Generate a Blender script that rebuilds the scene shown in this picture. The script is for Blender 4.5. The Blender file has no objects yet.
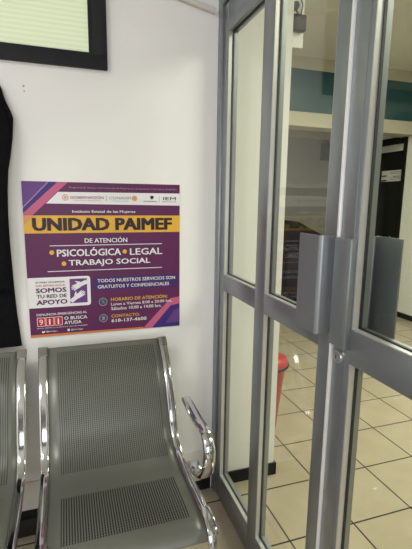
import bpy, bmesh, math, random
from mathutils import Vector, Matrix
random.seed(7)
D = bpy.data
COL = bpy.context.scene.collection
SC = bpy.context.scene

# ---------------------------------------------------------------- camera
YAW, PITCH, ROLL, FPX = 0.32591, 0.175157, 0.0131271, 416.607
cf = Vector((math.sin(YAW)*math.cos(PITCH), math.cos(YAW)*math.cos(PITCH), -math.sin(PITCH)))
cr = Vector((math.cos(YAW), -math.sin(YAW), 0))
cu = cr.cross(cf)
r2 = cr*math.cos(ROLL)+cu*math.sin(ROLL)
u2 = -cr*math.sin(ROLL)+cu*math.cos(ROLL)
cam = D.objects.new('camera', D.cameras.new('camera'))
COL.objects.link(cam)
cam.data.sensor_fit = 'VERTICAL'
cam.data.sensor_height = 36
cam.data.lens = FPX/549*36
cam.data.clip_start = 0.02
M = Matrix((( r2.x, u2.x, -cf.x, 0), (r2.y, u2.y, -cf.y, 0), (r2.z, u2.z, -cf.z, 1.47), (0, 0, 0, 1)))
cam.matrix_world = M
SC.camera = cam

# ---------------------------------------------------------------- world, lights, exposure
w = D.worlds.new('world'); SC.world = w; w.use_nodes = True
w.node_tree.nodes['Background'].inputs[0].default_value = (0.8, 0.82, 0.85, 1)
w.node_tree.nodes['Background'].inputs[1].default_value = 0.3
SC.view_settings.view_transform = 'Standard'
SC.view_settings.look = 'None'
SC.view_settings.gamma = 1
SC.view_settings.exposure = 0.22

def area(name, loc, size, power, col, target=None):
    l = D.lights.new(name, 'AREA'); l.shape = 'RECTANGLE'; l.size, l.size_y = size
    l.energy = power; l.color = col
    o = D.objects.new(name, l); COL.objects.link(o); o.location = loc
    if target is not None:
        d = Vector(target)-Vector(loc)
        o.rotation_euler = d.to_track_quat('-Z', 'Y').to_euler()
    return o
area('ceiling_light_waiting_room', (-1.5, -0.35, 2.87), (1.2, 0.6), 40, (1.0, 0.985, 0.985))
area('daylight_entrance', (-0.25, -2.5, 1.25), (1.6, 2.0), 40, (0.96, 0.975, 1.0), (-0.1, 1.8, 0.6))
area('ceiling_light_hall', (2.5, 2.4, 2.95), (1.2, 0.6), 54, (0.98, 1.0, 0.80))
area('ceiling_light_hall_front', (2.3, 0.0, 2.95), (1.2, 0.6), 62, (0.99, 1.0, 0.80))

# ---------------------------------------------------------------- materials
MATS = {}
def mat(name, col, rough=0.5, metal=0.0, var=0.06, scale=8.0, bump=0.0, bscale=60.0, spec=0.5, coat=0.0):
    if name in MATS: return MATS[name]
    m = D.materials.new(name); m.use_nodes = True
    nt = m.node_tree; b = nt.nodes['Principled BSDF']
    b.inputs['Roughness'].default_value = rough
    b.inputs['Metallic'].default_value = metal
    b.inputs['Specular IOR Level'].default_value = spec
    b.inputs['Coat Weight'].default_value = coat
    tc = nt.nodes.new('ShaderNodeTexCoord')
    n = nt.nodes.new('ShaderNodeTexNoise'); n.inputs['Scale'].default_value = scale
    n.inputs['Detail'].default_value = 4
    nt.links.new(tc.outputs['Object'], n.inputs['Vector'])
    r = nt.nodes.new('ShaderNodeValToRGB')
    r.color_ramp.elements[0].position = 0.3; r.color_ramp.elements[1].position = 0.7
    r.color_ramp.elements[0].color = tuple(c*(1-var) for c in col)+(1,)
    r.color_ramp.elements[1].color = tuple(min(1, c*(1+var)) for c in col)+(1,)
    nt.links.new(n.outputs['Fac'], r.inputs['Fac'])
    nt.links.new(r.outputs['Color'], b.inputs['Base Color'])
    if bump:
        n2 = nt.nodes.new('ShaderNodeTexNoise'); n2.inputs['Scale'].default_value = bscale
        nt.links.new(tc.outputs['Object'], n2.inputs['Vector'])
        bp = nt.nodes.new('ShaderNodeBump'); bp.inputs['Strength'].default_value = bump
        bp.inputs['Distance'].default_value = 0.004
        nt.links.new(n2.outputs['Fac'], bp.inputs['Height'])
        nt.links.new(bp.outputs['Normal'], b.inputs['Normal'])
    MATS[name] = m
    return m

wall_m = mat('white wall paint', (0.80, 0.79, 0.775), 0.6, var=0.015, scale=2.0, bump=0.06, bscale=30)
hall_wall_m = mat('hall wall paint', (0.82, 0.81, 0.78), 0.6, var=0.015, scale=2.0, bump=0.06, bscale=30)
ceil_m = mat('ceiling paint', (0.78, 0.77, 0.74), 0.8, var=0.02)
hall_ceil_m = mat('hall ceiling paint', (0.55, 0.52, 0.45), 0.8, var=0.02)
teal_m = mat('teal paint', (0.0003, 0.046, 0.056), 0.55, var=0.04)
beam_m = mat('dimmed beam plaster', (0.42, 0.39, 0.31), 0.7, var=0.03)  # white plaster, its colour darkened for the weaker light high in the hall
grey_wall_m = mat('grey paint', (0.29, 0.29, 0.28), 0.6, var=0.04)
base_m = mat('black rubber skirting', (0.006, 0.006, 0.006), 0.5, var=0.1, spec=0.3)
skirt_m = mat('skirting tile', (0.66, 0.62, 0.57), 0.35, var=0.03)
alu_m = mat('satin grey aluminium', (0.275, 0.295, 0.310), 0.36, metal=0.75, var=0.03, scale=14)
alu_lit_m = mat('lit aluminium', (0.56, 0.56, 0.54), 0.33, metal=0.6, var=0.03, scale=14)  # same aluminium, the light caught by the bead faces put into its colour
chrome_m = mat('chrome', (0.60, 0.60, 0.61), 0.10, metal=1.0, var=0.02)
chrome_dark_m = mat('dark chrome', (0.45, 0.45, 0.45), 0.18, metal=1.0, var=0.08, scale=30)
black_m = mat('black plastic', (0.007, 0.007, 0.008), 0.5, var=0.1)
gasket_m = mat('black rubber', (0.01, 0.01, 0.01), 0.6, var=0.1)
black_metal_m = mat('black painted steel', (0.006, 0.006, 0.006), 0.5, var=0.1, spec=0.25)
frame_black_m = mat('dark window aluminium', (0.014, 0.014, 0.016), 0.6, var=0.08, spec=0.25)
cloth_m = mat('black cloth', (0.004, 0.004, 0.005), 0.9, var=0.2, scale=40, bump=0.4, bscale=200, spec=0.15)
red_m = mat('red plastic', (0.42, 0.03, 0.04), 0.35, var=0.05)
pvc_m = mat('white pvc', (0.62, 0.59, 0.55), 0.45, var=0.02)
door_black_m = mat('black door paint', (0.005, 0.006, 0.005), 0.55, var=0.1, spec=0.3)
paper_m = mat('white paper', (0.62, 0.62, 0.60), 0.7, var=0.02)
ink_m = mat('black ink', (0.015, 0.015, 0.02), 0.6, var=0.02)

def tile_material():
    m = D.materials.new('floor tiles'); m.use_nodes = True
    nt = m.node_tree; b = nt.nodes['Principled BSDF']
    tc = nt.nodes.new('ShaderNodeTexCoord')
    mp = nt.nodes.new('ShaderNodeMapping'); mp.vector_type = 'POINT'
    # grid lines at x = 1.212 + .334k and y = 1.395 + .331k
    mp.inputs['Location'].default_value = (-1.212/0.334, -1.395/0.331, 0)
    mp.inputs['Scale'].default_value = (1/0.334, 1/0.331, 1)
    nt.links.new(tc.outputs['Object'], mp.inputs['Vector'])
    br = nt.nodes.new('ShaderNodeTexBrick')
    br.offset = 0; br.squash = 1
    br.inputs['Scale'].default_value = 1
    br.inputs['Brick Width'].default_value = 1
    br.inputs['Row Height'].default_value = 1
    br.inputs['Mortar Size'].default_value = 0.013
    br.inputs['Mortar Smooth'].default_value = 0.1
    br.inputs['Color1'].default_value = (0.405, 0.345, 0.255, 1)
    br.inputs['Color2'].default_value = (0.43, 0.365, 0.27, 1)
    br.inputs['Mortar'].default_value = (0.018, 0.012, 0.009, 1)
    nt.links.new(mp.outputs['Vector'], br.inputs['Vector'])
    n = nt.nodes.new('ShaderNodeTexNoise'); n.inputs['Scale'].default_value = 6
    n.inputs['Detail'].default_value = 6
    nt.links.new(tc.outputs['Object'], n.inputs['Vector'])
    mx = nt.nodes.new('ShaderNodeMix'); mx.data_type = 'RGBA'; mx.blend_type = 'SOFT_LIGHT'
    mx.inputs['Factor'].default_value = 0.25
    nt.links.new(br.outputs['Color'], mx.inputs['A'])
    nt.links.new(n.outputs['Fac'], mx.inputs['B'])
    nt.links.new(mx.outputs['Result'], b.inputs['Base Color'])
    rr = nt.nodes.new('ShaderNodeMapRange')
    rr.inputs['To Min'].default_value = 0.14; rr.inputs['To Max'].default_value = 0.7
    nt.links.new(br.outputs['Fac'], rr.inputs['Value'])
    nt.links.new(rr.outputs['Result'], b.inputs['Roughness'])
    bp = nt.nodes.new('ShaderNodeBump'); bp.inputs['Strength'].default_value = 0.5
    bp.inputs['Distance'].default_value = 0.003; bp.invert = True
    nt.links.new(br.outputs['Fac'], bp.inputs['Height'])
    nt.links.new(bp.outputs['Normal'], b.inputs['Normal'])
    return m
tile_m = tile_material()

def glass_material(name, tint, coat):
    m = D.materials.new(name); m.use_nodes = True
    nt = m.node_tree; nt.nodes.remove(nt.nodes['Principled BSDF'])
    out = nt.nodes['Material Output']
    g = nt.nodes.new('ShaderNodeNewGeometry')
    ior = nt.nodes.new('ShaderNodeMapRange')       # entering 1.5, leaving 1/1.5, so both faces reflect alike
    ior.inputs['To Min'].default_value = 1.5; ior.inputs['To Max'].default_value = 1/1.5
    nt.links.new(g.outputs['Backfacing'], ior.inputs['Value'])
    f = nt.nodes.new('ShaderNodeFresnel'); nt.links.new(ior.outputs['Result'], f.inputs['IOR'])
    t = nt.nodes.new('ShaderNodeBsdfTransparent'); t.inputs['Color'].default_value = tint
    gl = nt.nodes.new('ShaderNodeBsdfGlossy'); gl.inputs['Roughness'].default_value = 0.0
    gl.inputs['Color'].default_value = (1, 1, 1, 1)
    mx = nt.nodes.new('ShaderNodeMixShader')
    k = nt.nodes.new('ShaderNodeMath'); k.operation = 'MULTIPLY'; k.inputs[1].default_value = coat   # scales the mirror reflection down to thin the haze on the panes
    nt.links.new(f.outputs['Fac'], k.inputs[0]); nt.links.new(k.outputs[0], mx.inputs['Fac'])
    nt.links.new(t.outputs[0], mx.inputs[1]); nt.links.new(gl.outputs[0], mx.inputs[2])
    nt.links.new(mx.outputs[0], out.inputs['Surface'])
    return m
glass_m = glass_material('clear glass', (0.965, 0.98, 0.955, 1), 0.66)
glass_b_m = glass_material('low reflection glass', (0.965, 0.98, 0.955, 1), 0.2)  # same glass, reflection cut further for less haze

# ---------------------------------------------------------------- mesh helpers
def box(bm, x0, x1, y0, y1, z0, z1, bev=0.0, mi=0):
    vs = [bm.verts.new((x, y, z)) for x in (x0, x1) for y in (y0, y1) for z in (z0, z1)]
    idx = [(0, 1, 3, 2), (4, 6, 7, 5), (0, 4, 5, 1), (2, 3, 7, 6), (0, 2, 6, 4), (1, 5, 7, 3)]
    fs = [bm.faces.new([vs[i] for i in f]) for f in idx]
    for f in fs: f.material_index = mi
    if bev:
        es = list({e for f in fs for e in f.edges})
        bmesh.ops.bevel(bm, geom=es, offset=bev, segments=2, affect='EDGES', profile=0.5)

def obj(name, bm, m, parent=None, smooth=False, loc=None):
    me = D.meshes.new(name)
    bmesh.ops.recalc_face_normals(bm, faces=bm.faces[:])
    bm.to_mesh(me); bm.free()
    for mm in (m if isinstance(m, (list, tuple)) else [m]): me.materials.append(mm)
    if smooth:
        for p in me.polygons: p.use_smooth = True
        try: me.set_sharp_from_angle(angle=math.radians(40))
        except Exception: pass
    o = D.objects.new(name, me); COL.objects.link(o)
    if parent is not None: o.parent = parent
    if loc: o.location = loc
    return o

def boxobj(name, m, dims, parent=None, bev=0.0):
    bm = bmesh.new()
    for d in (dims if isinstance(dims[0], (list, tuple)) else [dims]): box(bm, *d, bev=bev)
    return obj(name, bm, m, parent, smooth=bool(bev))

def tag(o, label=None, cat=None, group=None, kind=None):
    if label: o['label'] = label
    if cat: o['category'] = cat
    if group: o['group'] = group
    if kind: o['kind'] = kind
    return o
def struct(o, label, cat): return tag(o, label, cat, kind='structure')

def empty(name, loc=(0, 0, 0)):
    o = D.objects.new(name, None); COL.objects.link(o); o.location = loc
    o.empty_display_size = 0.1
    return o

def catmull(pts, n=6):
    P = [Vector(p) for p in pts]; out = []
    for i in range(len(P)-1):
        p0 = P[max(i-1, 0)]; p1 = P[i]; p2 = P[i+1]; p3 = P[min(i+2, len(P)-1)]
        for k in range(n):
            t = k/n
            out.append(0.5*((2*p1)+(-p0+p2)*t+(2*p0-5*p1+4*p2-p3)*t*t+(-p0+3*p1-3*p2+p3)*t**3))
    out.append(P[-1]); return out

def sweep(bm, path, section, side=Vector((1, 0, 0)), scale=None):
    """sweep a closed section (list of (a along side, b along normal)) along a path of Vectors"""
    rings = []
    n = len(path)
    for i, p in enumerate(path):
        t = (path[min(i+1, n-1)]-path[max(i-1, 0)]).normalized()
        s = (side-t*side.dot(t)).normalized()
        nn = s.cross(t).normalized()
        k = scale[i] if scale else 1.0
        rings.append([bm.verts.new(p+s*a*k+nn*b*k) for a, b in section])
    m = len(section)
    for i in range(n-1):
        for j in range(m):
            bm.faces.new((rings[i][j], rings[i][(j+1) % m], rings[i+1][(j+1) % m], rings[i+1][j]))
    bm.faces.new(rings[0]); bm.faces.new(rings[-1][::-1])

def ellipse(a, b, n=14, power=1.0):
    out = []
    for i in range(n):
        t = 2*math.pi*i/n; c, s = math.cos(t), math.sin(t)
        out.append((a*math.copysign(abs(c)**power, c), b*math.copysign(abs(s)**power, s)))
    return out

def rounded(a, b, r, n=3):
    out = []
    for cx, cy, a0 in ((a-r, b-r, 0), (-a+r, b-r, 90), (-a+r, -b+r, 180), (a-r, -b+r, 270)):
        for i in range(n+1):
            t = math.radians(a0+90*i/n); out.append((cx+r*math.cos(t), cy+r*math.sin(t)))
    return out

def lathe(bm, prof, n=32, axis='Z', origin=(0, 0, 0)):
    rings = []
    o = Vector(origin)
    for r, h in prof:
        ring = []
        for i in range(n):
            t = 2*math.pi*i/n
            a, b = max(r, 1e-4)*math.cos(t), max(r, 1e-4)*math.sin(t)
            v = {'Z': (a, b, h), 'X': (h, a, b), 'Y': (a, h, b)}[axis]
            ring.append(bm.verts.new(o+Vector(v)))
        rings.append(ring)
    for k in range(len(rings)-1):
        for i in range(n):
            bm.faces.new((rings[k][i], rings[k][(i+1) % n], rings[k+1][(i+1) % n], rings[k+1][i]))
    bm.faces.new(rings[0][::-1]); bm.faces.new(rings[-1])

# ================================================================= SETTING
YW = 1.836          # face of the poster wall
XD = 0.67           # face of the door leaves
CZ = 2.9            # waiting-room ceiling
HZ = 3.0            # hall ceiling
XR = 4.105          # right wall of the hall
YF = 5.7            # far wall of the hall
rear_m = mat('darkened rear wall', (0.22, 0.22, 0.215), 0.7, var=0.03)  # unseen rear wall greyed to weaken the fill and darken chrome reflections
struct(boxobj('floor', tile_m, (-2.3, XR+0.1, -2.6, YF+0.1, -0.1, 0.0)), 'beige square tiled floor with dark grout lines', 'floor')
struct(boxobj('wall_back', wall_m, (-2.3, 1.024, YW, YW+0.13, 0, HZ)), 'plain white wall behind the chairs and the poster', 'wall')
struct(boxobj('wall_left', wall_m, (-2.4, -2.3, -2.6, YW+0.1, 0, HZ)), 'white side wall of the waiting area, out of frame on the left', 'wall')
struct(boxobj('wall_rear', rear_m, (-2.3, XR, -2.7, -2.6, 0, HZ)), 'wall behind the viewer, greyed to cut the fill light', 'wall')
struct(boxobj('ceiling', ceil_m, (-2.3, 0.66, -2.6, YW, CZ, HZ)), 'white ceiling of the waiting area', 'ceiling')
struct(boxobj('ceiling_hall', hall_ceil_m, (0.72, XR, -2.6, YF, HZ, HZ+0.1)), 'beige ceiling of the hall beyond the glass door', 'ceiling')
struct(boxobj('wall_partition', wall_m, [(0.66, 0.72, -2.6, YW, 2.36, HZ), (0.66, 0.72, -2.6, -0.06, 0, 2.36)]), 'white partition above and beside the glass door', 'wall')
struct(boxobj('wall_hall_left', hall_wall_m, (0.9, 1.024, YW+0.13, YF, 0, HZ)), 'cream hall wall running away behind the red bin', 'wall')
# far wall: grey field with a pale upper strip
struct(boxobj('wall_far', grey_wall_m, (0.9, XR, YF, YF+0.1, 0, HZ)), 'dark grey wall at the far end of the hall', 'wall')
struct(boxobj('trim_4', beam_m, (1.024, XR, YF-0.03, YF, 2.41, HZ)), 'pale upper strip on the far grey wall', 'trim')
# right hall wall with a doorway
DY0, DY1, DZ = 4.33, 5.2, 2.306
struct(boxobj('wall_right', hall_wall_m, [(XR, XR+0.12, -2.6, DY0, 0, HZ), (XR, XR+0.12, DY1, YF, 0, HZ), (XR, XR+0.12, DY0, DY1, DZ, HZ)]), 'cream side wall of the hall beside the black doorway', 'wall')
struct(boxobj('baseboard_right', base_m, (XR-0.012, XR, -2.6, DY0-0.01, 0, 0.068), bev=0.002), 'black skirting along the cream hall wall right of the black door', 'baseboard')
# skirtings of the poster wall (both sides of the door frame)
struct(boxobj('baseboard_back', base_m, (-2.3, 0.655, YW-0.011, YW, 0, 0.066), bev=0.002), 'black skirting along the white wall under the chairs', 'baseboard')
struct(boxobj('baseboard_hall', base_m, [(0.722, 1.036, YW-0.012, YW, 0, 0.068), (1.024, 1.036, YW-0.012, YF, 0, 0.068)], bev=0.002), 'short black skirting seen through the glass door below the cream wall', 'baseboard')
struct(boxobj('trim_1', skirt_m, (-2.3, 0.655, YW-0.006, YW, 0.066, 0.222), bev=0.001), 'low cream tile border on the white wall above the black skirting', 'trim')
# teal dropped beam
struct(boxobj('trim_2', teal_m, (1.024, XR, 4.19, 4.45, 2.44, 2.87), bev=0.003), 'teal band painted across the dropped beam of the hall', 'trim')
struct(boxobj('trim_3', beam_m, [(1.024, XR, 4.2, 4.44, 2.29, 2.44), (1.024, XR, 4.2, 4.44, 2.87, HZ)]), 'cream plaster of the dropped beam above and below the teal band', 'trim')

# ---------------------------------------------------------------- window above the poster
def window():
    root = empty('window_1', (-0.4, YW, 1.98))
    struct(root, 'dark framed interior window with pale lit blinds above the poster', 'window')
    root.location = (0, 0, 0)
    x0, x1, z0, z1 = -1.0, 0.188, 1.98, 2.70
    y0 = YW-0.022
    fr = 0.07
    for nm, d in (('frame_rail', (x0, x1, y0, YW, z0, z0+0.052)), ('frame_rail', (x0, x1, y0, YW, z1-0.052, z1)),
                  ('frame_stile', (x1-fr+0.014, x1, y0, YW, z0+0.052, z1-0.052)), ('frame_stile', (x0, x0+fr, y0, YW, z0+0.052, z1-0.052))):
        boxobj(nm, frame_black_m, d, root, bev=0.002)
    bm = bmesh.new()
    a0, a1, c0, c1 = x0+fr, x1-fr+0.014, z0+0.052, z1-0.052
    box(bm, a0, a1, y0+0.006, YW, c0, c0+0.006); box(bm, a1-0.014, a1, y0+0.006, YW, c0+0.006, c1)
    obj('glazing_bead', bm, frame_black_m, root)
    # lit blind, horizontally ribbed
    m = D.materials.new('lit blind'); m.use_nodes = True
    nt = m.node_tree; b = nt.nodes['Principled BSDF']
    tc = nt.nodes.new('ShaderNodeTexCoord'); wv = nt.nodes.new('ShaderNodeTexWave')
    wv.bands_direction = 'Z'; wv.inputs['Scale'].default_value = 18; wv.inputs['Distortion'].default_value = 0.6
    wv.inputs['Detail'].default_value = 1
    nt.links.new(tc.outputs['Object'], wv.inputs['Vector'])
    r = nt.nodes.new('ShaderNodeValToRGB')
    r.color_ramp.elements[0].color = (0.62, 0.68, 0.44, 1); r.color_ramp.elements[1].color = (0.80, 0.86, 0.62, 1)
    nt.links.new(wv.outputs['Fac'], r.inputs['Fac'])
    nt.links.new(r.outputs['Color'], b.inputs['Emission Color'])
    b.inputs['Emission Strength'].default_value = 0.42
    b.inputs['Base Color'].default_value = (0.5, 0.52, 0.42, 1)
    bm = bmesh.new()
    n = 58
    for i in range(n):          # overlapping slats
        za = c0+0.006+(c1-c0-0.006)*i/n; zb = c0+0.006+(c1-c0-0.006)*(i+1)/n
        v = [bm.verts.new(p) for p in ((a0, YW-0.002, za), (a1-0.014, YW-0.002, za), (a1-0.014, YW-0.006, zb), (a0, YW-0.006, zb),)]
        bm.faces.new(v)
        v2 = [bm.verts.new(p) for p in ((a0, YW-0.006, zb), (a1-0.014, YW-0.006, zb), (a1-0.014, YW-0.002, zb), (a0, YW-0.002, zb))]
        bm.faces.new(v2)
    obj('blind', bm, m, root)
    boxobj('glass_pane', glass_m, (a0, a1-0.014, YW-0.012, YW-0.009, c0+0.006, c1), root)
window()

# ---------------------------------------------------------------- glass door
strip_m = mat('bright anodised strip', (0.86, 0.86, 0.86), 0.28, metal=0.35, var=0.02)
def alu_box(name, d, parent, m=None, bev=0.0015): return boxobj(name, m or alu_m, d, parent, bev=bev)

fr = empty('trim_5'); struct(fr, 'grey aluminium frame around the double glass door', 'door frame')
alu_box('jamb', (0.662, 0.722, 1.79, YW, 0, 2.36), fr)
alu_box('jamb', (0.662, 0.722, -0.06, -0.012, 0, 2.36), fr)
alu_box('header', (0.662, 0.722, -0.012, 1.79, 2.278, 2.36), fr)

XB = XD+0.046       # back face of the leaves
def leaf(root, stiles, zmid, gm, panes_zb=0.132, top=2.27, toprail=2.159):
    """stiles: list of (y0,y1,name) from hinge to meeting side; panes between them"""
    for (a, b, nm) in stiles: alu_box(nm, (XD, XB, a, b, 0.010, top), root)
    for k in range(len(stiles)-1):
        ya, yb = sorted((stiles[k], stiles[k+1]))[0][1], sorted((stiles[k], stiles[k+1]))[1][0]
        alu_box('top_rail', (XD, XB, ya, yb, toprail, top), root)
        alu_box('middle_rail', (XD, XB, ya, yb, zmid[0], zmid[1]), root)
        alu_box('bottom_rail', (XD, XB, ya, yb, 0.010, panes_zb), root)
        for (c, d) in ((panes_zb, zmid[0]), (zmid[1], toprail)):
            for side in (0, 1):
                bm = bmesh.new()
                x0, x1 = (XD+0.002, 0.688) if side == 0 else (0.696, XB-0.002)
                t = 0.003
                box(bm, x0, x1, ya, ya+t, c, d); box(bm, x0, x1, yb-t, yb, c, d)
                box(bm, x0, x1, ya+t, yb-t, c, c+t)
                obj('glazing_bead', bm, alu_lit_m if side == 0 else alu_m, root)  # front beads in the lit tone, back beads in the plain one
            bm = bmesh.new(); t = 0.006
            box(bm, 0.688, 0.696, ya, ya+t, c, d); box(bm, 0.688, 0.696, yb-t, yb, c, d)
            box(bm, 0.688, 0.696, ya+t, yb-t, c, c+t); box(bm, 0.688, 0.696, ya+t, yb-t, d-t, d)
            obj('gasket', bm, gasket_m, root)
            boxobj('glass_pane', gm, (0.6895, 0.6945, ya+0.004, yb-0.004, c+0.004, d-0.004), root)

dA = empty('door_1'); struct(dA, 'left leaf of the grey aluminium glass door, next to the poster wall', 'door')
leaf(dA, [(1.735, 1.787, 'hinge_stile'), (1.325, 1.402, 'mullion'), (0.918, 0.976, 'meeting_stile')], (1.068, 1.141), glass_m)
dB = empty('door_2'); struct(dB, 'right leaf of the grey aluminium glass door, with the lock', 'door')
leaf(dB, [(-0.008, 0.075, 'hinge_stile'), (0.41, 0.487, 'mullion'), (0.836, 0.905, 'meeting_stile')], (1.065, 1.155), glass_b_m)
tag(alu_box('astragal_strip', (XD-0.006, XB-0.004, 0.9065, 0.9155, 0.012, 2.268), dA, strip_m, bev=0.002), 'pale bright metal strip along the meeting edge')
alu_box('stile_ridge', (XD-0.002, XD, 0.850, 0.854, 0.012, 2.268), dB, bev=0.0008)

def pull(parent, xface, xback, yfree, ystile, z0, z1, m=None):
    """an L-shaped extruded pull: a plate parallel to the leaf and a web back to the stile"""
    s = 1 if xback > xface else -1
    t = 0.004
    bm = bmesh.new()
    yy = sorted((yfree, ystile))
    # section in plan, rounded outer corner
    r = 0.011; pts = []
    dy = 1 if yfree > ystile else -1
    cx, cy = xface+s*r, ystile+dy*r
    arc = [(cx-s*r*math.cos(a), cy-dy*r*math.sin(a)) for a in [math.radians(v) for v in (0, 22, 45, 67, 90)]]
    inner = [(cx-s*(r-t)*math.cos(a), cy-dy*(r-t)*math.sin(a)) for a in [math.radians(v) for v in (0, 22, 45, 67, 90)]]
    pts = [(xface, yfree)]+arc+[(xback, ystile), (xback, ystile+dy*t)]+inner[::-1]+[(xface+s*t, yfree)]
    lo = [bm.verts.new((x, y, z0)) for x, y in pts]; hi = [bm.verts.new((x, y, z1)) for x, y in pts]
    n = len(pts)
    for i in range(n): bm.faces.new((lo[i], lo[(i+1) % n], hi[(i+1) % n], hi[i]))
    bm.faces.new(lo[::-1]); bm.faces.new(hi)
    return obj('pull_handle', bm, m or alu_m, parent, smooth=True)
pull(dA, 0.62, XD, 1.02, 0.9195, 1.122, 1.386)
pull(dA, 0.762, XB, 1.02, 0.93, 1.122, 1.386)
cp = alu_box('cover_plate', (0.652, XD, 0.8375, 0.9045, 1.101, 1.383), dB, bev=0.003)
pull(dB, 0.762, XB, 0.788, 0.885, 1.112, 1.386)
# lock
bm = bmesh.new()
lathe(bm, [(0.0185, 0.0), (0.0185, -0.004), (0.0165, -0.0085), (0.0120, -0.0085), (0.0115, -0.0050), (0.0090, -0.0050), (0.0085, -0.010), (0.0, -0.010)], 28, 'X', (XD, 0.877, 1.071))
lk = obj('lock_cylinder', bm, mat('satin nickel', (0.55, 0.55, 0.55), 0.3, metal=0.8), dB, smooth=True)
boxobj('keyhole', black_m, (XD-0.0108, XD-0.0095, 0.8757, 0.8783, 1.0655, 1.0765), lk)

# ================================================================= POSTER
FONT = None
def text_mesh(bm, s, u0, v0, u1, v1, layer, mi, bold=0.0, flip=False):
    """adds the string to bm so that its bounding box fills u0..u1, v0..v1 (poster coords, v downwards)"""
    cv = D.curves.new('t', 'FONT'); cv.body = s; cv.size = 1.0
    cv.resolution_u = 2
    o = D.objects.new('t', cv); COL.objects.link(o)
    bpy.context.view_layer.update()
    dg = bpy.context.evaluated_depsgraph_get()
    me = D.meshes.new_from_object(o.evaluated_get(dg))
    if len(me.vertices):
        xs = [v.co.x for v in me.vertices]; ys = [v.co.y for v in me.vertices]
        ax, bx, ay, by = min(xs), max(xs), min(ys), max(ys)
        # heavier strokes: the glyphs printed several times, shifted by a fraction of the stroke
        kb = bold*1.5*(v1-v0)
        shifts = [(0, 0)] if not bold else [(-1, -.5), (1, -.5), (-1, .5), (1, .5), (0, 0)]
        for q, (du, dv) in enumerate(shifts):
            vs = []
            for v in me.vertices:
                u = u0+kb+(v.co.x-ax)/(bx-ax)*(u1-u0-2*kb)+du*kb; t = v1-kb/2-(v.co.y-ay)/(by-ay)*(v1-v0-kb)+dv*kb
                vs.append(bm.verts.new((u, -layer-q*0.00005, -t)))
            for p in me.polygons:
                try:
                    f = bm.faces.new([vs[i] for i in p.vertices]); f.material_index = mi
                except ValueError: pass
    D.objects.remove(o); D.curves.remove(cv); D.meshes.remove(me)

def poly(bm, pts, layer, mi):
    f = bm.faces.new([bm.verts.new((u, -layer, -v)) for u, v in pts]); f.material_index = mi

def rrect(u0, v0, u1, v1, r, corners=(1, 1, 1, 1), n=5):
    pts = []
    for k, (cx, cy, a0) in enumerate(((u1-r, v0+r, -90), (u1-r, v1-r, 0), (u0+r, v1-r, 90), (u0+r, v0+r, 180))):
        if corners[k]:
            for i in range(n+1):
                a = math.radians(a0+90*i/n); pts.append((cx+r*math.cos(a), cy+r*math.sin(a)))
        else:
            pts.append(((u1, v0), (u1, v1), (u0, v1), (u0, v0))[k])
    return pts

def disc(bm, cu_, cv_, r, layer, mi, n=20):
    poly(bm, [(cu_+r*math.cos(2*math.pi*i/n), cv_+r*math.sin(2*math.pi*i/n)) for i in range(n)], layer, mi)

def hand(bm, o, ang, s, layer, mi, mirror=1):
    """small printed open hand: forearm, palm, four fingers and a thumb"""
    ca, sa = math.cos(ang), math.sin(ang)
    def T(pts): return [(o[0]+s*(x*ca-mirror*y*sa), o[1]+s*(x*sa+mirror*y*ca)) for x, y in pts]
    outline = [(-1.2, -.28), (-.3, -.30), (.1, -.40), (.95, -.50), (1.0, -.36), (.45, -.24), (1.15, -.24), (1.18, -.10), (.5, -.06),
               (1.12, .00), (1.12, .13), (.5, .12), (.95, .22), (.93, .34), (.35, .30), (.05, .38), (.30, .62), (.20, .72), (-.15, .50), (-.4, .28), (-1.2, .30)]
    poly(bm, T(outline), layer, mi)

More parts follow.
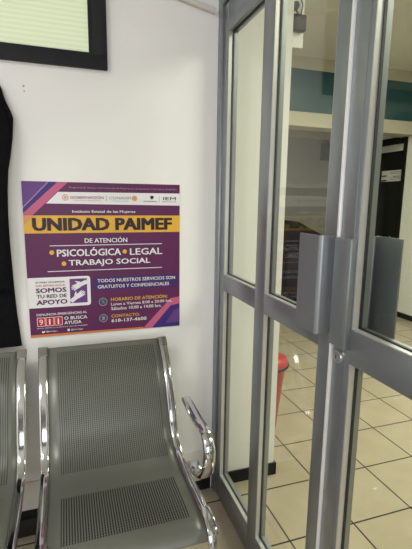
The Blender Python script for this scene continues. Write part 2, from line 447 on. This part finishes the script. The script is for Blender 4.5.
def poster():
    names = [('purple', (0.105, 0.020, 0.085)), ('white', (0.76, 0.75, 0.77)), ('yellow', (0.72, 0.40, 0.05)), ('ink', (0.03, 0.018, 0.025)),
             ('violet', (0.125, 0.045, 0.215)), ('indigo', (0.045, 0.025, 0.17)), ('pink', (0.50, 0.11, 0.22)), ('red', (0.50, 0.018, 0.03)),
             ('orange', (0.62, 0.20, 0.07)), ('maroon', (0.28, 0.06, 0.10)), ('teal', (0.03, 0.09, 0.11)), ('tan', (0.62, 0.36, 0.22)), ('plum', (0.19, 0.05, 0.20)), ('grey', (0.33, 0.27, 0.30)), ('lilac', (0.35, 0.2, 0.42)), ('amber', (0.66, 0.30, 0.10)), ('dusk', (0.06, 0.024, 0.135))]
    ix = {n: i for i, (n, c) in enumerate(names)}
    pm = [mat('print '+n, c, 0.4, var=0.02, spec=0.25) for n, c in names]
    W = 0.648
    root = empty('information_poster', (-0.158, 1.832, 1.538))
    tag(root, 'square purple poster headed UNIDAD PAIMEF with a yellow title band, on the white wall', 'poster')
    boxobj('board', mat('board edge', (0.55, 0.42, 0.36), 0.6), (0, W, 0, 0.004, -W, 0), root)
    bm = bmesh.new()
    e = [0.0004*(i+1) for i in range(8)]
    poly(bm, [(0, 0), (W, 0), (W, W), (0, W)], e[0], ix['purple'])
    # slanting stripes in the top left corner
    poly(bm, [(0, 0), (.176, 0), (0, .167)], e[1], ix['pink'])
    poly(bm, [(0, 0), (.136, 0), (0, .126)], e[2], ix['indigo'])
    poly(bm, [(0, 0), (.104, 0), (0, .108)], e[3], ix['violet'])
    poly(bm, [(.098, 0), (.104, 0), (0, .108), (0, .101)], e[4], ix['lilac'])
    # bottom right corner
    poly(bm, [(W, .505), (W, W), (.478, W), (.596, .514)], e[1], ix['pink']) if False else None
    poly(bm, [(W, .508), (.605, .513), (.475, W), (W, W)], e[1], ix['pink'])
    poly(bm, [(W, .540), (.605, .548), (.517, W), (W, W)], e[2], ix['indigo'])
    poly(bm, [(W, .562), (.622, .569), (.580, .632), (W, .628)], e[3], ix['violet'])
    # white logo bar
    poly(bm, [(.136, .040), (W, .038), (W, .091), (.088, .087)], e[2], ix['white'])
    # title band
    poly(bm, [(0, .135), (W, .135), (W, .208), (0, .208)], e[2], ix['yellow'])
    poly(bm, [(0, .135), (.052, .135), (0, .172)], e[3], ix['amber'])
    # rules
    poly(bm, rrect(.093, .2585, .566, .2615, .0012), e[2], ix['white'])
    poly(bm, rrect(.080, .366, .566, .369, .0012), e[2], ix['white'])
    # support panel
    poly(bm, rrect(0, .392, .250, .521, .012, (1, 1, 0, 0)), e[2], ix['white'])
    poly(bm, [(.165, .402), (.236, .402), (.236, .508), (.165, .508)], e[3], ix['violet'])
    poly(bm, [(.165, .402), (.2, .402), (.165, .44)], e[3]+.0002, ix['plum'])
    hand(bm, (.203, .430), math.radians(158), .030, e[4], ix['white'])
    hand(bm, (.196, .478), math.radians(-38), .030, e[4], ix['white'], -1)
    # bottom orange edge
    poly(bm, [(0, .637), (.478, .640), (.478, W), (0, W)], e[2], ix['orange'])
    # blue fade bar behind the service line
    poly(bm, [(.262, .400), (.64, .400), (.64, .458), (.262, .458)], e[1], ix['dusk'])
    # bullets and icons
    for cu_, cv_ in ((.1, .288), (.40, .291), (.146, .336)): disc(bm, cu_, cv_, .0095, e[2], ix['yellow'])
    for cv_ in (.511, .585):
        disc(bm, .301, cv_, .0185, e[2], ix['grey']); disc(bm, .301, cv_, .0155, e[3], ix['teal'])
    poly(bm, [(.299, .500), (.302, .500), (.302, .510), (.309, .514), (.307, .517), (.299, .513)], e[4], ix['lilac'])
    poly(bm, rrect(.296, .576, .306, .594, .003), e[4], ix['lilac'])
    # 911 boxes
    for k in range(3):
        a = .028+k*.0345
        poly(bm, rrect(a, .563, a+.0325, .602, .003), e[2], ix['white'])
        poly(bm, rrect(a+.002, .565, a+.0305, .600, .0025), e[3], ix['red'])
    # emblems on the logo bar
    disc(bm, .163, .062, .013, e[3], ix['tan']); disc(bm, .163, .062, .009, e[4], ix['white']); disc(bm, .163, .062, .006, e[5], ix['tan'])
    disc(bm, .447, .062, .012, e[3], ix['tan']); disc(bm, .447, .062, .007, e[4], ix['amber'])
    poly(bm, [(.515, .050), (.530, .050), (.530, .060), (.5225, .066), (.515, .060)], e[3], ix['ink'])
    for a in (.327, .555): poly(bm, [(a, .050), (a+.0015, .050), (a+.0015, .078), (a, .078)], e[3], ix['grey'])
    obj('printed_panel', bm, pm, root)
    # lettering
    def letters(name, items):
        for (s, a, t, c, d, col, bold) in items:
            b = bmesh.new(); text_mesh(b, s, a, t, c, d, e[6], ix[col], bold)
            obj(name, b, pm, root)
    letters('headline', [('UNIDAD PAIMEF', .031, .145, .612, .198, 'ink', .048)])
    letters('subheading', [
        ('Programa de Apoyo a las Instancias de Mujeres en las Entidades Federativas (PAIMEF)', .181, .0175, .632, .0265, 'grey', 0.0),
        ('Instituto Estatal de las Mujeres', .188, .113, .449, .127, 'white', .012),
        ('DE ATENCIÓN', .233, .226, .412, .250, 'white', .012)])
    letters('service_list', [
        ('PSICOLÓGICA', .120, .2685, .384, .306, 'white', .018), ('LEGAL', .422, .2775, .567, .307, 'white', .018),
        ('TRABAJO SOCIAL', .165, .321, .512, .352, 'white', .018)])
    letters('logo_lettering', [
        ('GOBERNACIÓN', .182, .0525, .316, .0665, 'maroon', .004), ('SECRETARÍA DE GOBERNACIÓN', .196, .0705, .300, .0755, 'grey', 0),
        ('CONAVIM', .340, .0555, .432, .067, 'grey', .002), ('COMISIÓN NACIONAL', .350, .071, .423, .0755, 'grey', 0),
        ('DURANGO', .487, .071, .545, .077, 'ink', 0.004), ('IEM', .572, .054, .630, .0675, 'ink', .012), ('INSTITUTO ESTATAL', .568, .0725, .632, .077, 'ink', 0)])
    letters('support_text', [
        ('SI VIVES VIOLENCIA,', .031, .4085, .148, .4165, 'ink', .010), ('NO ESTÁS SOLA:', .031, .4205, .148, .430, 'red', .006),
        ('SOMOS', .030, .4365, .151, .4565, 'purple', .032), ('TU RED DE', .032, .4645, .151, .4795, 'purple', .026), ('APOYO', .030, .487, .153, .508, 'purple', .032)])
    letters('emergency_text', [
        ('DENUNCIA EMERGENCIAS AL', .028, .5455, .232, .5555, 'white', .012),
        ('9', .0370, .571, .0515, .5955, 'white', 0), ('1', .0750, .571, .0808, .5955, 'white', 0), ('1', .1095, .571, .1153, .5955, 'white', 0),
        ('O BUSCA', .137, .565, .232, .5795, 'white', .016), ('AYUDA', .137, .585, .207, .5995, 'white', .016),
        ('EN EL INSTITUTO ESTATAL DE LAS MUJERES', .028, .6075, .232, .613, 'white', .004),
        ('@iemdgo_', .062, .6215, .110, .630, 'white', .006), ('@iemdgo', .162, .6215, .212, .630, 'white', .006)])
    letters('schedule_text', [
        ('TODOS NUESTROS SERVICIOS SON', .280, .4085, .626, .4235, 'white', .012), ('GRATUITOS Y CONFIDENCIALES', .280, .4355, .598, .4505, 'white', .012),
        ('HORARIO DE ATENCIÓN:', .335, .491, .590, .510, 'yellow', .012),
        ('Lunes a Viernes 8:00 a 20:00 hrs.', .335, .517, .612, .530, 'white', .010), ('Sábados 10:00 a 14:00 hrs.', .335, .5365, .562, .551, 'white', .010),
        ('CONTACTO:', .335, .571, .461, .585, 'yellow', .012), ('618-137-4600', .335, .592, .492, .607, 'white', .016)])
    b = bmesh.new()           # the two small account icons
    poly(b, [(.046, .6215), (.052, .624), (.058, .6205), (.057, .627), (.052, .631), (.045, .630)], e[6], ix['white'])
    obj('account_icon', b, pm, root); b = bmesh.new()
    poly(b, rrect(.148, .6205, .157, .631, .002), e[6], ix['white'])
    obj('account_icon', b, pm, root)
poster()

# ================================================================= BENCH
def perforated_material(regions):
    """grey-green steel sheet; punched holes as a dark pattern in the sheet's own metric UVs"""
    m = D.materials.new('perforated grey steel'); m.use_nodes = True
    nt = m.node_tree; L = nt.links; b = nt.nodes['Principled BSDF']
    b.inputs['Metallic'].default_value = 0.35; b.inputs['Roughness'].default_value = 0.36
    tcn = nt.nodes.new('ShaderNodeTexCoord')
    n = nt.nodes.new('ShaderNodeTexNoise'); n.inputs['Scale'].default_value = 9; L.new(tcn.outputs['Object'], n.inputs['Vector'])
    r = nt.nodes.new('ShaderNodeValToRGB')
    r.color_ramp.elements[0].color = (0.138, 0.142, 0.122, 1); r.color_ramp.elements[1].color = (0.156, 0.160, 0.138, 1)
    L.new(n.outputs['Fac'], r.inputs['Fac'])
    uv = nt.nodes.new('ShaderNodeUVMap'); uv.uv_map = 'sheet'
    sp = nt.nodes.new('ShaderNodeSeparateXYZ'); L.new(uv.outputs['UV'], sp.inputs[0])
    def op(o, a, c=None):
        k = nt.nodes.new('ShaderNodeMath'); k.operation = o
        for i, v in enumerate((a, c)):
            if v is None: continue
            if isinstance(v, (int, float)): k.inputs[i].default_value = v
            else: L.new(v, k.inputs[i])
        return k.outputs[0]
    U, V = sp.outputs[0], sp.outputs[1]
    def frac_c(x, pitch):      # distance from cell centre, in metres
        return op('ABSOLUTE', op('MULTIPLY', op('SUBTRACT', op('FRACT', op('DIVIDE', x, pitch)), 0.5), pitch))
    total = None
    for (u0, u1, v0, v1, pu, pv, hu, hv) in regions:
        inside = op('MULTIPLY', op('MULTIPLY', op('GREATER_THAN', U, u0), op('LESS_THAN', U, u1)),
                    op('MULTIPLY', op('GREATER_THAN', V, v0), op('LESS_THAN', V, v1)))
        hole = op('MULTIPLY', op('LESS_THAN', frac_c(U, pu), hu/2), op('LESS_THAN', frac_c(V, pv), hv/2))
        k = op('MULTIPLY', inside, hole)
        total = k if total is None else op('MAXIMUM', total, k)
    mx = nt.nodes.new('ShaderNodeMix'); mx.data_type = 'RGBA'
    L.new(total, mx.inputs['Factor']); L.new(r.outputs['Color'], mx.inputs['A'])
    mx.inputs['B'].default_value = (0.012, 0.012, 0.011, 1)
    L.new(mx.outputs['Result'], b.inputs['Base Color'])
    rr = nt.nodes.new('ShaderNodeMapRange'); rr.inputs['To Min'].default_value = 0.36; rr.inputs['To Max'].default_value = 0.9
    L.new(total, rr.inputs['Value']); L.new(rr.outputs['Result'], b.inputs['Roughness'])
    return m

SEAT_PROFILE = [(1.752, .864), (1.728, .842), (1.690, .808), (1.650, .768), (1.605, .705), (1.562, .625), (1.527, .556), (1.480, .508), (1.41, .482), (1.31, .476), (1.22, .480), (1.13, .482),
                (1.085, .477), (1.060, .466), (1.047, .446)]
X0, X1 = -0.108, 0.386           # rail centres of the right-hand seat
PITCH_X = 0.573
BX, BY = 0.134, 1.42
bench = empty('waiting_bench', (BX, BY, 0))
tag(bench, 'grey perforated steel beam chairs with chrome rails along the wall below the poster', 'bench')
path = catmull([(0, y, z) for y, z in SEAT_PROFILE], 5)
path = [Vector(p) for p in path]
arc = [0.0]
for a, b_ in zip(path, path[1:]): arc.append(arc[-1]+(b_-a).length)
def arc_at_y(y):
    return min(((abs(p.y-y), s) for p, s in zip(path, arc)))[1]
def arc_at_z(z):
    return min(((abs(p.z-z), s) for p, s in zip(path, arc) if p.y > 1.5))[1]
u_l, u_r = X0+0.055, X1-0.040
perf_m = perforated_material([
    (u_l, u_r, arc_at_z(.845), arc_at_y(1.435), 0.0080, 0.0075, 0.0034, 0.0052),
    (u_l, u_r-0.01, arc_at_y(1.335), arc_at_y(1.115), 0.0080, 0.0110, 0.0040, 0.0095)])

def seat_sheet(parent):
    bm = bmesh.new(); uvl = bm.loops.layers.uv.new('sheet')
    nx = 10; xa, xb = X0+0.004, X1-0.004
    grid = [[bm.verts.new((xa+(xb-xa)*i/nx, p.y, p.z)) for i in range(nx+1)] for p in path]
    for j in range(len(path)-1):
        for i in range(nx):
            f = bm.faces.new((grid[j][i], grid[j][i+1], grid[j+1][i+1], grid[j+1][i]))
            for l, (jj, ii) in zip(f.loops, ((j, i), (j, i+1), (j+1, i+1), (j+1, i))):
                l[uvl].uv = (xa+(xb-xa)*ii/nx, arc[jj])
    # folded hem at the top edge and front lip
    me = obj('seat_panel', bm, perf_m, parent, smooth=True)
    sol = me.modifiers.new('sheet thickness', 'SOLIDIFY'); sol.thickness = 0.002; sol.offset = -1
    return me

def normal_path(off, s0=0.0, s1=1e9, tail=()):
    out = []
    n = len(path)
    for i, p in enumerate(path):
        if arc[i] < s0 or arc[i] > s1: continue
        t = (path[min(i+1, n-1)]-path[max(i-1, 0)]).normalized()
        nn = -Vector((1, 0, 0)).cross(t)
        out.append(p+nn*off)
    return out+[Vector(q) for q in tail]

def rail(parent, x):
    bm = bmesh.new()
    pp = [Vector((x, p.y, p.z)) for p in normal_path(0.003, tail=((0, 1.036, .425), (0, 1.034, .395), (0, 1.042, .365)))]
    kk = [1.0 if p.z > .58 else max(.86, 1.0-(.58-p.z)*2.2) for p in pp]
    sweep(bm, pp, ellipse(0.0178, 0.0085, 30, 0.72), scale=kk)
    r = obj('side_rail', bm, chrome_m, parent, smooth=True)
    bm = bmesh.new()
    pp = [Vector((x, p.y, p.z)) for p in normal_path(0.004, 0.0, 0.045)]
    sweep(bm, pp, rounded(0.0185, 0.0095, 0.003))
    tag(obj('end_cap', bm, chrome_dark_m, r, smooth=True), 'cap at the top of the chrome rail, its dark reflection put into the colour')  # dark reflection in the chrome rail top painted as a darker cap
    bm = bmesh.new()
    L = arc[-1]
    pp = [Vector((x+0.002, p.y, p.z)) for p in normal_path(0.006, arc_at_y(1.125), L-0.012)]
    sweep(bm, pp, rounded(0.0165, 0.0080, 0.002))
    obj('front_clip', bm, chrome_m, r, smooth=True)
    return r

def seat(parent):
    sp = seat_sheet(parent)
    for x in (X0, X1): rail(sp, x)
    bm = bmesh.new()            # two cross bars and bracket under the sheet
    box(bm, X0+.02, X1-.02, 1.385, 1.445, .392, .470, .004)
    box(bm, X0+.06, X0+.10, 1.14, 1.44, .452, .470, .003); box(bm, X1-.10, X1-.06, 1.14, 1.44, .452, .470, .003)
    obj('under_bracket', bm, black_metal_m, sp, smooth=True)
    return sp

# everything on the bench is modelled in room coordinates, then parented keeping place
inv = Matrix.Translation((-BX, -BY, 0))
s1 = seat(bench)
s1.location = (-BX, -BY, 0)
def copy_tree(o, parent):
    c = o.copy(); COL.objects.link(c); c.parent = parent
    for ch in list(o.children):
        copy_tree(ch, c)
    return c
s2 = copy_tree(s1, bench); s2.location = (-BX-PITCH_X, -BY, 0)

bm = bmesh.new(); box(bm, -1.36, 0.43, 1.392, 1.442, .312, .380, .004)
o = obj('beam', bm, black_metal_m, bench, smooth=True); o.location = (-BX, -BY, 0)
def leg(x):
    bm = bmesh.new()
    sweep(bm, catmull([(x, 1.417, .31), (x, 1.417, .16), (x, 1.417, .05)], 4), ellipse(.024, .030, 14, .6))
    l = obj('leg', bm, chrome_m, bench, smooth=True); l.location = (-BX, -BY, 0)
    bm = bmesh.new()
    sweep(bm, catmull([(x, 1.66, .028), (x, 1.56, .040), (x, 1.417, .058), (x, 1.25, .044), (x, 1.10, .028)], 5), ellipse(.024, .014, 14, .6))
    obj('foot_bar', bm, chrome_m, l, smooth=True)
    for y in (1.64, 1.12):
        bm = bmesh.new(); lathe(bm, [(.018, 0), (.020, .004), (.016, .016), (.008, .022)], 18, 'Z', (x, y, 0))
        obj('foot_pad', bm, black_m, l, smooth=True)
leg(0.134); leg(-1.10)
# armrest at the right-hand end
ax = 0.455
bm = bmesh.new()
pp = catmull([(ax, 1.590, .640), (ax, 1.511, .634), (ax, 1.419, .631), (ax, 1.336, .634), (ax, 1.298, .616), (ax, 1.280, .578), (ax, 1.287, .530), (ax, 1.312, .482), (ax-.004, 1.36, .440), (ax-.01, 1.44, .412)], 5)
ks = [1.05, 1.1, 1.1, 1.1, 1.15, 1.22, 1.25, 1.2, 1.1, 1.0]
kk = [ks[min(i//5, 8)]+(ks[min(i//5, 8)+1]-ks[min(i//5, 8)])*(i/5-min(i//5, 8)) for i in range(len(pp))]
sweep(bm, pp, ellipse(.0190, .0125, 16, .75), scale=kk)
arm = obj('armrest', bm, chrome_m, bench, smooth=True); arm.location = (-BX, -BY, 0)
bm = bmesh.new()
box(bm, .425, .472, 1.405, 1.470, .378, .436, .008)
box(bm, .40, .430, 1.40, 1.45, .375, .40, .004)
obj('arm_bracket', bm, chrome_m, arm, smooth=True)
bm = bmesh.new(); box(bm, .43, .436, 1.390, 1.444, .310, .382, .002)
o = obj('beam_cap', bm, black_m, bench, smooth=True); o.location = (-BX, -BY, 0)

# ================================================================= COAT at the left edge
def coat():
    bm = bmesh.new()
    # right edge traced down the sleeve; the coat is about half a metre wide
    zs = [1.93, 1.885, 1.83, 1.79, 1.768, 1.70, 1.63, 1.575, 1.50, 1.40, 1.30, 1.20, 1.10, 1.0, .92, .865]
    xr = [-.27, -.207, -.192, -.175, -.169, -.175, -.186, -.198, -.205, -.209, -.210, -.208, -.206, -.202, -.196, -.192]
    cx = -.46
    n = 28; rings = []
    for k, (z, x) in enumerate(zip(zs, xr)):
        hw = x-cx; dp0 = (.035, .04, .045, .045, .045, .048, .048, .048, .048, .046, .042, .038, .034, .030, .027, .026)[k]
        ring = []
        for i in range(n):
            t = 2*math.pi*i/n
            c, s = math.cos(t), math.sin(t)
            rip = 1+(.10*math.sin(5*t+z*3)*min(1, max(0, (1.7-z)*2)) if s < 0 else 0)
            dp = dp0*.6
            ring.append(bm.verts.new((cx+hw*math.copysign(abs(c)**.8, c), YW-.004-dp+dp*s*rip*.95, z)))
        rings.append(ring)
    for a, b in zip(rings, rings[1:]):
        for i in range(n): bm.faces.new((a[i], a[(i+1) % n], b[(i+1) % n], b[i]))
    bm.faces.new(rings[0]); bm.faces.new(rings[-1][::-1])
    root = obj('black_coat', bm, cloth_m, None, smooth=True)
    tag(root, 'black cloth garment hanging on the white wall at the left edge of the picture', 'coat')
    for s in (-1, 1):
        bm = bmesh.new()
        c = -.46
        pp = catmull([(c+s*.20, YW-.055, 1.80), (c+s*.225, YW-.06, 1.72), (c+s*.205, YW-.06, 1.5), (c+s*.20, YW-.058, 1.28), (c+s*.195, YW-.055, 1.12)], 6)
        sweep(bm, pp, ellipse(.052, .022, 16))
        obj('sleeve', bm, cloth_m, root, smooth=True)
    bm = bmesh.new()
    sweep(bm, catmull([(-.56, YW-.045, 1.895), (-.52, YW-.055, 1.925), (-.46, YW-.058, 1.935), (-.40, YW-.055, 1.925), (-.36, YW-.045, 1.895)], 5), ellipse(.014, .024, 12), side=Vector((0, 1, 0)))
    obj('collar', bm, cloth_m, root, smooth=True)
    bm = bmesh.new()
    lathe(bm, [(.022, 0), (.022, -.006), (.008, -.010), (.008, -.045), (.013, -.05), (.010, -.058), (0, -.06)], 18, 'Y', (-.46, YW, 1.958))
    tag(obj('wall_hook', bm, chrome_dark_m, None, smooth=True), 'small metal hook on the white wall above the black garment', 'hook')
coat()

# ================================================================= SMALL THINGS NEAR
# cable raceway on the wall, top
bm = bmesh.new()
pp = [Vector((-.3, YW-.0115, 2.425)), Vector((.49, YW-.0115, 2.292)), Vector((.643, YW-.0115, 2.262))]
sweep(bm, pp, ellipse(.0115, .0115, 14, .6), side=Vector((0, 1, 0)))
cd = obj('cable_raceway', bm, pvc_m, None, smooth=True)
tag(cd, 'white plastic cable raceway running down to the door frame at the top of the wall', 'cable raceway')
# screw anchor
bm = bmesh.new()
lathe(bm, [(.004, 0), (.004, -.002), (.0025, -.003), (0, -.003)], 12, 'Y', (-.1285, YW, 1.894))
lathe(bm, [(.003, 0), (.003, -.002), (.002, -.003), (0, -.003)], 12, 'Y', (-.127, YW, 1.876))
tag(obj('screw_anchor', bm, mat('anchor grey', (.42, .41, .39), .5), None), 'tiny pair of grey screw anchors in the white wall between window and poster', 'screw')

# ================================================================= THINGS IN THE HALL
def red_bin():
    root = empty('red_bin', (1.195, 2.3, 0))
    tag(root, 'red plastic bin with a domed lid, beyond the glass door', 'bin')
    bm = bmesh.new()
    lathe(bm, [(.078, 0), (.083, .006), (.098, .18), (.125, .42), (.128, .424), (.128, .430), (.11, .430)], 36)
    obj('body', bm, red_m, root, smooth=True)
    bm = bmesh.new()
    lathe(bm, [(.126, .428), (.148, .432), (.148, .444), (.142, .448)], 36)
    tag(obj('rim', bm, black_m, root, smooth=True), 'black rim')
    bm = bmesh.new()
    lathe(bm, [(.142, .448), (.139, .466), (.126, .482), (.095, .496), (.07, .500), (.0, .502)], 36)
    lid = obj('lid', bm, red_m, root, smooth=True)
    boxobj('flap', red_m, (-.05, .05, -.035, .035, .500, .508), lid, bev=.003)
red_bin()

def hall_door():
    root = empty('door_3', (0, 0, 0)); struct(root, 'black hall door with a white notice, seen through the right glass leaf', 'door')
    x = XR
    boxobj('frame', door_black_m, [(x-.015, x+.12, DY0, DY0+.055, 0, DZ), (x-.015, x+.12, DY1-.055, DY1, 0, DZ), (x-.015, x+.12, DY0+.055, DY1-.055, DZ-.085, DZ)], root, bev=.003)
    tag(boxobj('lit_room_panel', paper_m, (x+.02, x+.04, DY0+.055, DY1-.055, 2.135, DZ-.085), root), 'pale panel standing in for the lit room seen above the black door')  # white board added in place of the lit room behind
    leaf_ = boxobj('leaf', door_black_m, (x+.015, x+.055, DY0+.058, DY1-.058, .008, 2.135), root, bev=.002)
    bm = bmesh.new(); lathe(bm, [(.012, 0), (.012, -.03), (.026, -.035), (.026, -.055), (.015, -.062), (0, -.063)], 20, 'X', (x+.015, DY0+.13, 1.02))
    obj('knob', bm, chrome_dark_m, leaf_, smooth=True)
hall_door()
def notice():
    root = boxobj('door_notice', paper_m, (XR+.011, XR+.014, 4.395, 4.76, 1.755, 1.895))
    tag(root, 'white notice with lines of dark writing on the black hall door', 'notice')
    # lines of writing; +y runs to the left for someone in the hall
    for (z0, z1, a, b) in ((1.868, 1.876, 4.42, 4.60), (1.851, 1.857, 4.42, 4.61), (1.812, 1.822, 4.42, 4.55), (1.796, 1.802, 4.42, 4.60), (1.778, 1.784, 4.42, 4.61)):
        y = a; bm = bmesh.new()
        while y < b:
            wd = random.uniform(.012, .035); box(bm, XR+.0095, XR+.011, y, min(b, y+wd), z0, z1); y += wd+.008
        obj('writing_line', bm, ink_m, root)
    for z in (1.826, 1.766):
        bm = bmesh.new()
        v = [bm.verts.new((XR+.0100, y, zz)) for y, zz in ((4.755, z-.010), (4.755, z+.010), (4.69, z+.012), (4.64, z), (4.69, z-.006))]
        bm.faces.new(v)
        obj('arrow', bm, ink_m, root)
notice()

def wall_box():
    root = empty('wall_speaker', (3.87, YF, 2.10))
    tag(root, 'small black box fixed high on the far grey hall wall', 'speaker')
    boxobj('housing', black_m, (-.13, .13, -.16, -.01, 0, .24), root, bev=.006)
    boxobj('grille', mat('dark mesh', (.03, .03, .03), .7), (-.115, .115, -.168, -.16, .015, .225), root, bev=.003)
    boxobj('bracket', black_m, (-.04, .04, -.012, 0, .06, .18), root)
wall_box()

def lectern():
    root = empty('dark_counter', (3.3, 5.35, 0))
    tag(root, 'dark slope-topped counter standing against the far grey hall wall', 'counter')
    bm = bmesh.new()
    prof = [(-.42, .03), (.50, .03), (.50, .86), (-.22, 1.20), (-.42, 1.22)]
    lo = [bm.verts.new((x, -.22, z)) for x, z in prof]; hi = [bm.verts.new((x, .25, z)) for x, z in prof]
    n = len(prof)
    for i in range(n): bm.faces.new((lo[i], lo[(i+1) % n], hi[(i+1) % n], hi[i]))
    bm.faces.new(lo[::-1]); bm.faces.new(hi)
    obj('body', bm, door_black_m, root)
    boxobj('plinth', black_m, (-.40, .48, -.20, .23, 0, .03), root)
    boxobj('front_panel', black_m, (-.36, .44, -.232, -.22, .10, .78), root, bev=.003)
lectern()

def hanging_sensor():
    root = empty('surveillance_camera', (1.128, 1.99, 2.232))
    tag(root, 'small dark camera on a white drop plate with a cable, hanging behind the glass', 'camera')
    boxobj('drop_plate', hall_wall_m, (-.07, .042, .0, .012, 0, HZ-2.232), root, bev=.002)
    bd = boxobj('camera_body', black_m, (-.036, .034, -.042, 0, .062, .136), root, bev=.008)
    bm = bmesh.new(); lathe(bm, [(.0, -.034), (.016, -.030), (.021, -.016), (.017, 0)], 18, 'Y', (-.020, 0, .178))
    obj('lens_knob', bm, black_m, root, smooth=True)
    bm = bmesh.new()
    sweep(bm, catmull([(-.015, -.01, .165), (-.005, -.012, .152), (.005, -.012, .136)], 4), ellipse(.004, .004, 8)); obj('knob_arm', bm, black_m, root, smooth=True)
    bm = bmesh.new()
    sweep(bm, catmull([(.015, -.008, .136), (.024, -.01, .19), (.016, -.008, .24), (.018, -.008, .5), (.018, -.008, .76)], 6), ellipse(.003, .003, 8))
    obj('cable', bm, black_m, root, smooth=True)
    boxobj('clip', black_m, (-.050, -.030, -.010, 0, .012, .027), root, bev=.002)
hanging_sensor()
